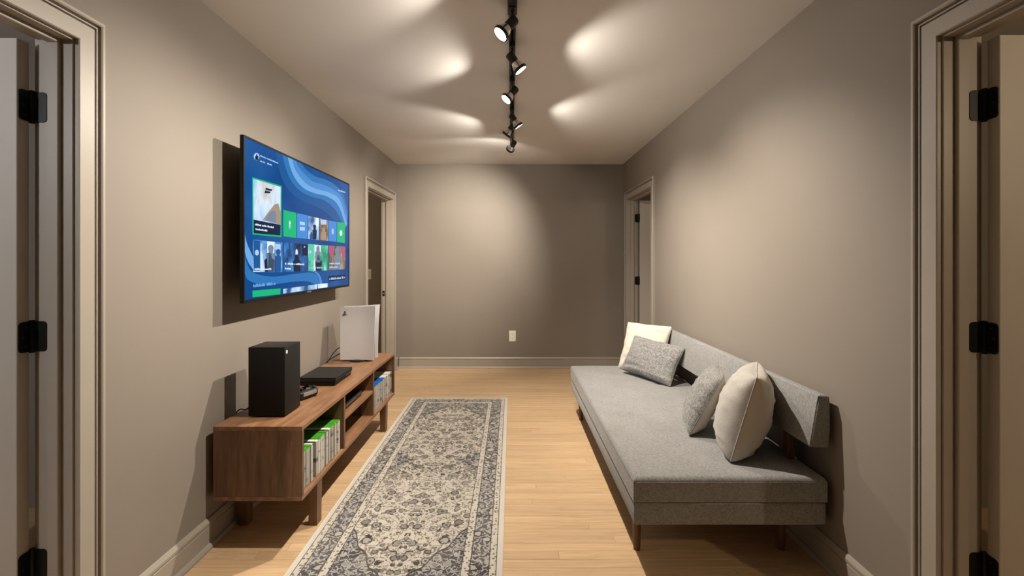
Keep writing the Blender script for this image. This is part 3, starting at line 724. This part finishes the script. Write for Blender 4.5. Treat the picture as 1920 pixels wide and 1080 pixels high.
def caption(a, b, h, mat='pale', seed=0):               # a line of small unreadable lettering
    rr = random.Random(seed); bm = NB(); x = LAY[0] + .0012
    (ax, ay), (bx, by) = Z3([a, b]); L = bx - ax; p = 0
    hh = h / 3.175
    while p < L:
        wd = rr.uniform(.9, 1.7)
        if rr.random() < .12: p += 1.2; continue
        y0 = ay + (by - ay) * p / L; dh = hh * rr.choice((1, .72, .72, 1))
        y1 = ay + (by - ay) * min(1, (p + wd) / L)
        yz = [scr(ax + p, y0 + hh - dh), scr(ax + min(L, p + wd), y1 + hh - dh), scr(ax + min(L, p + wd), y1 + hh), scr(ax + p, y0 + hh)]
        prism(bm, yz, lambda u, v, q: (x + q, u, v), 0, .0001); p += wd + .35
    mesh('caption', bm, E[mat], screen)['kind'] = 'stuff'
for i, (a, b, h, c) in enumerate([((150, 160), (255, 204), 9, 'pale'), ((150, 192), (218, 216), 9, 'pale'), ((614, 366), (658, 378), 9, 'pale'),
        ((118, 568), (230, 586), 11, 'white'), ((118, 595), (192, 606), 11, 'white'), ((116, 834), (216, 834), 11, 'white'), ((298, 802), (412, 806), 11, 'white'), ((298, 830), (332, 832), 11, 'white'),
        ((442, 828), (522, 826), 10, 'pale'), ((562, 802), (624, 802), 9, 'pale'), ((562, 824), (610, 823), 9, 'pale'), ((108, 930), (240, 916), 18, 'b4'), ((562, 892), (655, 882), 13, 'pale')]):
    caption(a, b, h, c, i)

# ------------------------------------------------------------------ runner rug
RX0, RX1, RY0, RY1 = -.928, -.040, 1.66, 4.39
HW, HLn = (RX1 - RX0) / 2, (RY1 - RY0) / 2
def rug_material():
    t = NT('persian_runner'); c = t.coords('Object')
    wob = t.noise(c, 60, 2, .5, 0, 1)
    vm = t.n('ShaderNodeVectorMath', operation='MULTIPLY_ADD'); t.put(vm.inputs[0], wob); vm.inputs[1].default_value = (.006, .006, 0)
    t.put(vm.inputs[2], c); cc = vm.outputs[0]
    sp = t.n('ShaderNodeSeparateXYZ'); t.put(sp.inputs[0], cc); x, y = sp.outputs[0], sp.outputs[1]
    au = t.math('ABSOLUTE', x); av = t.math('ABSOLUTE', y)
    sp2 = t.n('ShaderNodeSeparateXYZ'); t.put(sp2.inputs[0], c)
    e = t.math('MINIMUM', t.math('SUBTRACT', HW, t.math('ABSOLUTE', sp2.outputs[0])), t.math('SUBTRACT', HLn, t.math('ABSOLUTE', sp2.outputs[1])))
    mv = t.n('ShaderNodeCombineXYZ'); t.put(mv.inputs[0], au); t.put(mv.inputs[1], y); mir = mv.outputs[0]
    gt = lambda a, b: t.math('GREATER_THAN', a, b)
    lt = lambda a, b: t.math('LESS_THAN', a, b)
    mul = lambda a, b: t.math('MULTIPLY', a, b)
    def band(v, a, b): return mul(gt(v, a), lt(v, b))
    cream, cream2, taupe, brown, slate, blueg, lgrey = (.55, .50, .425), (.45, .41, .35), (.170, .146, .122), (.036, .030, .026), (.038, .039, .047), (.125, .124, .136), (.36, .335, .305)
    fade = t.noise(c, 3.2, 4, .6)
    field = t.mix(t.math('MULTIPLY_ADD', fade, 1.6, -.45, True), cream, cream2)
    def motifs(ground, vec, sc, c_out, c_in, c_core, r=.36, vine=None, vsc=26, vth=.020):
        col = ground
        if vine:
            nn = t.noise(vec, vsc, 2, .5, .9)
            ln = lt(t.math('ABSOLUTE', t.math('SUBTRACT', nn, .5)), vth)
            col = t.mix(ln, col, vine)
        d = t.vor(vec, sc, 'F1', .85)
        cell = t.vor(vec, sc, 'F1', .85, 'Color')
        cs = t.n('ShaderNodeSeparateColor'); t.put(cs.inputs[0], cell)
        nd = t.noise(vec, sc * 3.2, 1, .5)
        dd = t.math('ADD', d, t.math('MULTIPLY_ADD', nd, .36, -.18))
        rad = t.math('MULTIPLY_ADD', cs.outputs[0], r * .7, r * .45)
        rel = t.math('DIVIDE', dd, rad)
        col = t.mix(lt(rel, 1.0), col, c_out)
        inner = t.mix(cs.outputs[1], c_in, c_core)
        col = t.mix(lt(rel, .76), col, inner)
        col = t.mix(lt(rel, .30), col, c_out)
        return col
    fcol = motifs(field, mir, 21, brown, taupe, lgrey, .56, taupe, 30, .034)
    d2 = t.vor(mir, 42, 'F1', 1.0); fcol = t.mix(lt(t.math('ADD', d2, t.math('MULTIPLY_ADD', t.noise(mir, 90, 1), .4, -.2)), .25), fcol, taupe)
    sgr = motifs(slate, mir, 21, lgrey, blueg, cream2, .46, lgrey, 34, .045)
    # spandrels at both ends and half diamonds on the sides
    HF = HW - .172
    tt = t.math('DIVIDE', au, HF)
    arch = t.math('SUBTRACT', HLn - .185, mul(t.math('POWER', tt, 1.25), .40))
    arch = t.math('ADD', arch, mul(t.math('SINE', mul(au, 70)), .014))
    s1 = gt(av, arch); s1o = gt(av, t.math('SUBTRACT', arch, .014))
    dm = t.math('SUBTRACT', HF, mul(t.math('SUBTRACT', .16, av), .85))
    s2 = mul(gt(au, dm), lt(av, .16)); 
    fcol = t.mix(s1o, fcol, brown); fcol = t.mix(t.math('MAXIMUM', s1, s2), fcol, sgr)
    # main border: scrolling flowers on slate
    bcol = motifs(t.mix(t.math('MULTIPLY_ADD', t.noise(c, 7, 3), 2.0, -.75, True), slate, blueg), mir, 17, brown, lgrey, cream2, .52, lgrey, 30, .060)
    dots = lt(t.math('ADD', t.vor(mir, 62, 'F1', .55), t.math('MULTIPLY_ADD', t.noise(mir, 130, 1), .5, -.25)), .36)
    gcol = t.mix(dots, field, (.11, .095, .08))
    col = fcol
    col = t.mix(lt(e, .172), col, brown); col = t.mix(lt(e, .1685), col, gcol); col = t.mix(lt(e, .137), col, brown)
    col = t.mix(lt(e, .133), col, bcol); col = t.mix(lt(e, .057), col, brown); col = t.mix(lt(e, .053), col, gcol)
    col = t.mix(lt(e, .026), col, brown); col = t.mix(lt(e, .0225), col, (.55, .51, .45))
    wear = t.noise(c, 9, 5, .65)
    wf = t.math('MULTIPLY_ADD', wear, 1.8, -.62, True)
    col = t.mix(mul(wf, .30), col, (.47, .42, .36))
    w2_ = t.noise(c, 700, 2, .6)
    t.bump(t.math('ADD', w2_, mul(t.math('SINE', mul(sp2.outputs[1], 1900)), .3)), .35, .002)
    t.b.inputs['Sheen Weight'].default_value = .1
    return t.set(col, .95, spec=.1)
M['rug'] = rug_material()
o = thing('runner_rug', 'long cream and slate patterned runner rug with floral border on the floor', 'rug', ((RX0 + RX1) / 2, (RY0 + RY1) / 2, 0))
bm = NB(); box(bm, RX0, RX1, RY0, RY1, .0002, .007, .003, 2); pile = mesh('pile', bm, 'rug', o)
bm = NB()
for xx in (RX0, RX1): tube(bm, [(xx, RY0, .0042), (xx, RY1, .0042)], .0042, 8)
mesh('bound_edge', bm, 'cream', o)

# ------------------------------------------------------------------ daybed
SX0, SX1, SY0, SY1 = .502, 1.300, 1.930, 3.990
ZB, ZM, ZT = .200, .298, .400
t = thing('daybed', 'long grey upholstered daybed with low backrest and wooden legs', 'daybed', ((SX0 + SX1) / 2, (SY0 + SY1) / 2, 0))
bm = NB(); box(bm, SX0 + .004, SX1, SY0 + .004, SY1 - .004, ZB, ZM, .012, 3); mesh('base', bm, 'felt', t, angle=50)
bm = NB(); box(bm, SX0, SX1, SY0, SY1, ZM - .001, ZT, .022, 4)
bmesh.ops.subdivide_edges(bm, edges=[e for e in bm.edges if e.calc_length() > .2], cuts=1)
tops = [f for f in bm.faces if f.normal.z > .98 and f.calc_center_median().z > ZT - .002]
bm.free()
# mattress as a fine grid with tufted dimples
def rounded_slab(bm, x0, x1, y0, y1, z0, z1, r, nx, ny, dz):
    tmp = bmesh.new(); seg = 5
    def inset(k):                                       # 0..seg round from side to top
        a = k / seg * math.pi / 2; return r * (1 - math.sin(a)), r * (1 - math.cos(a))
    def us(a, b, n, r_):
        return [a + r_ + (b - a - 2 * r_) * i / n for i in range(n + 1)]
    X, Y = us(x0, x1, nx, r), us(y0, y1, ny, r)
    X = [x0 + inset(k)[1] for k in range(seg)][0:seg] + X + [x1 - inset(k)[1] for k in range(seg)][::-1]
    Y = [y0 + inset(k)[1] for k in range(seg)][0:seg] + Y + [y1 - inset(k)[1] for k in range(seg)][::-1]
    def edge_drop(v, a, b):
        d = min(v - a, b - v)
        return 0 if d >= r else r - math.sqrt(max(0, r * r - (r - d) ** 2))
    g = [[tmp.verts.new((x, yv, z1 - max(edge_drop(x, x0, x1), edge_drop(yv, y0, y1)) + dz(x, yv))) for x in X] for yv in Y]
    h = [[tmp.verts.new((x, yv, z0)) for x in X] for yv in Y]
    for G in (g, h):
        for j in range(len(Y) - 1):
            for i in range(len(X) - 1): tmp.faces.new((G[j][i], G[j][i + 1], G[j + 1][i + 1], G[j + 1][i]))
    for j in range(len(Y) - 1):
        for i in (0, len(X) - 1): tmp.faces.new((g[j][i], g[j + 1][i], h[j + 1][i], h[j][i]))
    for i in range(len(X) - 1):
        for j in (0, len(Y) - 1): tmp.faces.new((g[j][i], g[j][i + 1], h[j][i + 1], h[j][i]))
    merge(bm, tmp)
TUFT = [(x, yv) for yv in (2.27, 2.65, 3.03, 3.41, 3.75) for x in (.80, 1.06)]
def dimp(x, yv):
    z = .004 * noise.noise((x * 3, yv * 3, 0))
    for a, b in TUFT:
        d2 = (x - a) ** 2 + (yv - b) ** 2
        z -= .006 * math.exp(-d2 / .00035) + .005 * math.exp(-d2 / .006)
    m = min(x - SX0, SX1 - x, yv - SY0, SY1 - yv)
    return z * min(1, max(0, m / .06))
bm = NB(); rounded_slab(bm, SX0, SX1, SY0, SY1, ZM + .001, ZT, .022, 46, 110, dimp)
mt_ = mesh('mattress', bm, 'felt', t, angle=55)
def ring(z, r, inset=0):
    bm = NB(); a = .012
    pts = [(SX0 + inset + a, SY0 + inset, z), (SX1 - a - inset, SY0 + inset, z), (SX1 - inset, SY0 + a + inset, z), (SX1 - inset, SY1 - a - inset, z), (SX1 - a - inset, SY1 - inset, z), (SX0 + a + inset, SY1 - inset, z), (SX0 + inset, SY1 - a - inset, z), (SX0 + inset, SY0 + a + inset, z), (SX0 + inset + a, SY0 + inset, z)]
    tube(bm, pts, r, 6); return bm
mesh('seam_piping', ring(ZT - .020, .0022, .001), 'felt', mt_, smooth=True)
for a, b in TUFT:
    bm = NB(); lathe(bm, [(.0005, .0022), (.006, .0012), (.008, -.002)], 10, Matrix.Translation((a, b, ZT + dimp(a, b) - .0005)))
    mesh('tuft_button', bm, 'felt', mt_, smooth=True)
def taper_leg(x, yv, z0, z1, r0, r1, nm='leg', lean=(0, 0)):
    bm = NB(); tube_pts = []
    lathe(bm, [(r0, 0), (r0, .003), (r1, z1 - z0)], 18, Matrix.Translation((x, yv, z0)))
    return mesh(nm, bm, 'walnut_leg_shaded', t, angle=50)
for lx_ in (SX0 + .060, SX1 - .090):
    for ly_ in (2.105, 3.80): taper_leg(lx_, ly_, 0, ZB + .001, .0155, .0215)
for ly_ in (2.13, 2.96, 3.79):
    bm = NB(); box(bm, 1.243, 1.275, ly_ - .020, ly_ + .020, ZT - .09, .56, .004, 2); mesh('back_post', bm, 'walnut_leg_shaded', t)
# backrest: wedge section bolster
BRP = [(1.226, .524), (1.304, .522), (1.312, .60), (1.308, .737), (1.262, .742)]
bm = NB(); prism(bm, BRP, lambda u, v, q: (u, q, v), SY0 - .002, 3.965, .010); br = mesh('backrest', bm, 'felt', t, angle=50)
bm = NB(); tube(bm, [(1.2275, SY0 + .001, .53), (1.2605, SY0 + .001, .735), (1.305, SY0 + .001, .731), (1.3085, SY0 + .001, .60), (1.301, SY0 + .001, .53), (1.2275, SY0 + .001, .53)], .0022, 6); mesh('end_seam', bm, 'felt', br, smooth=True)

# ------------------------------------------------------------------ cushions
def settle(o, lean):                                    # rest on the mattress, touch the backrest
    vs = [o.matrix_world @ v.co for c in o.children for v in c.data.vertices]
    o.location.z += ZT + .0045 - min(v.z for v in vs)
    dz = ZT + .0045 - min(v.z for v in vs)
    if lean:
        over = max([v.x - (1.222 + (v.z + dz - .524) * .165) for v in vs if v.z + dz > .515 and v.y < 3.985] + [-9])
        over = max([over] + [v.x - 1.238 for v in vs if v.z + dz <= .56])
        if over > 0: o.location.x -= over + .002
    print('settle', o.name, o.location[:], o['label'][:30])
def cushion(label, center, psi, tau, roll, w_, h_, th, front, back, seed, tagpos=None, lean=True, puff=.46, pinch=.055):
    psi, tau = math.radians(psi), math.radians(tau)
    nh = Vector((-math.cos(psi), -math.sin(psi), 0)); z = Vector((0, 0, 1))
    up = math.cos(tau) * z - math.sin(tau) * nh; nr = math.cos(tau) * nh + math.sin(tau) * z
    wx = up.cross(nr)
    mt = Matrix(((wx.x, up.x, nr.x, center[0]), (wx.y, up.y, nr.y, center[1]), (wx.z, up.z, nr.z, center[2]), (0, 0, 0, 1))) @ Matrix.Rotation(math.radians(roll), 4, 'Z')
    o = thing('cushion', label, 'cushion', (0, 0, 0)); o.matrix_world = mt; BASE[o] = Vector()
    n = 34
    def pos(u, v, s):
        pz = ((1 - u * u) * (1 - v * v))
        x = w_ / 2 * u * (1 - pinch * (1 - v * v) * u * u - .5 * pinch * (1 - abs(v)))
        yv = h_ / 2 * v * (1 - pinch * (1 - u * u) * v * v)
        x *= 1 - .035 * v ** 8; yv *= 1 - .035 * u ** 8
        k = max(0, pz) ** puff
        # sag: fuller at the bottom; creases running in from the corners and edges
        zz = th / 2 * k * (1 - .10 * v)
        cr = noise.noise((u * 2.2 + seed, v * 5.5, s * 3.1 + seed)) * .016 + noise.noise((u * 5 + seed, v * 13, s * 2.0)) * .008
        zz += cr * min(1, (1 - abs(u)) * 5) * min(1, (1 - abs(v)) * 5) * (1 - .5 * k)
        wob = .004 * noise.noise((u * 3 + seed * 2, v * 3, 7))
        return Vector((x + wob, yv + wob, s * max(zz, 0)))
    ss = [math.sin(math.pi / 2 * (2 * i / n - 1)) for i in range(n + 1)]
    for nm, s, mat in (('front_panel', 1, front), ('back_panel', -1, back)):
        bm = NB(); g = [[bm.verts.new(pos(u, v, s)) for u in ss] for v in ss]
        for j in range(n):
            for i in range(n):
                f = (g[j][i], g[j][i + 1], g[j + 1][i + 1], g[j + 1][i]); bm.faces.new(f if s > 0 else f[::-1])
        ob = mesh(nm, bm, mat, o, local=True, smooth=True)
    per = [pos(u, -1, 1) for u in ss] + [pos(1, v, 1) for v in ss[1:]] + [pos(u, 1, 1) for u in ss[::-1][1:]] + [pos(-1, v, 1) for v in ss[::-1][1:]]
    bm = NB(); tube(bm, per, .0026, 6); mesh('seam', bm, front, o, local=True, smooth=True)
    settle(o, lean)
    if tagpos:
        a = pos(tagpos[0], tagpos[1], 1); bm = NB(); dv_ = Vector(tagpos[2])
        tmp = bmesh.new(); q4 = [tmp.verts.new(a + dv_ * k + Vector((sx * .006, 0, sz * .0006))) for k in (0, 1) for sx, sz in ((-1, -1), (1, -1), (1, 1), (-1, 1))]
        for f in ((3, 2, 1, 0), (4, 5, 6, 7), (0, 1, 5, 4), (1, 2, 6, 5), (2, 3, 7, 6), (3, 0, 4, 7)): tmp.faces.new([q4[i_] for i_ in f])
        merge(bm, tmp)
        mesh('care_tag', bm, 'tag', o, local=True, label='small white cloth tag')
    return o
cushion('big oatmeal linen cushion standing on the daybed beside a smaller two tone one', (1.105, 2.200, .612), -28, 15, 0, .375, .405, .23, 'linen', 'cream', 3, (.2, -1, (.0, .012, -.045)), puff=.40)
cushion('small cushion with grey boucle front and cream back leaning on the daybed', (1.034, 2.520, .560), -20, 27, 0, .38, .35, .15, 'boucle', 'cream', 8)
cushion('grey boucle lumbar cushion leaning in front of the cream cushion', (1.098, 3.545, .535), 32, 28, -3, .50, .30, .13, 'boucle', 'cream', 15, (1, -.6, (.03, -.005, -.01)))
cushion('plain cream cushion on the daybed behind the grey boucle lumbar cushion', (1.115, 3.785, .600), 44, 22, 0, .40, .40, .13, 'cream', 'cream', 22)
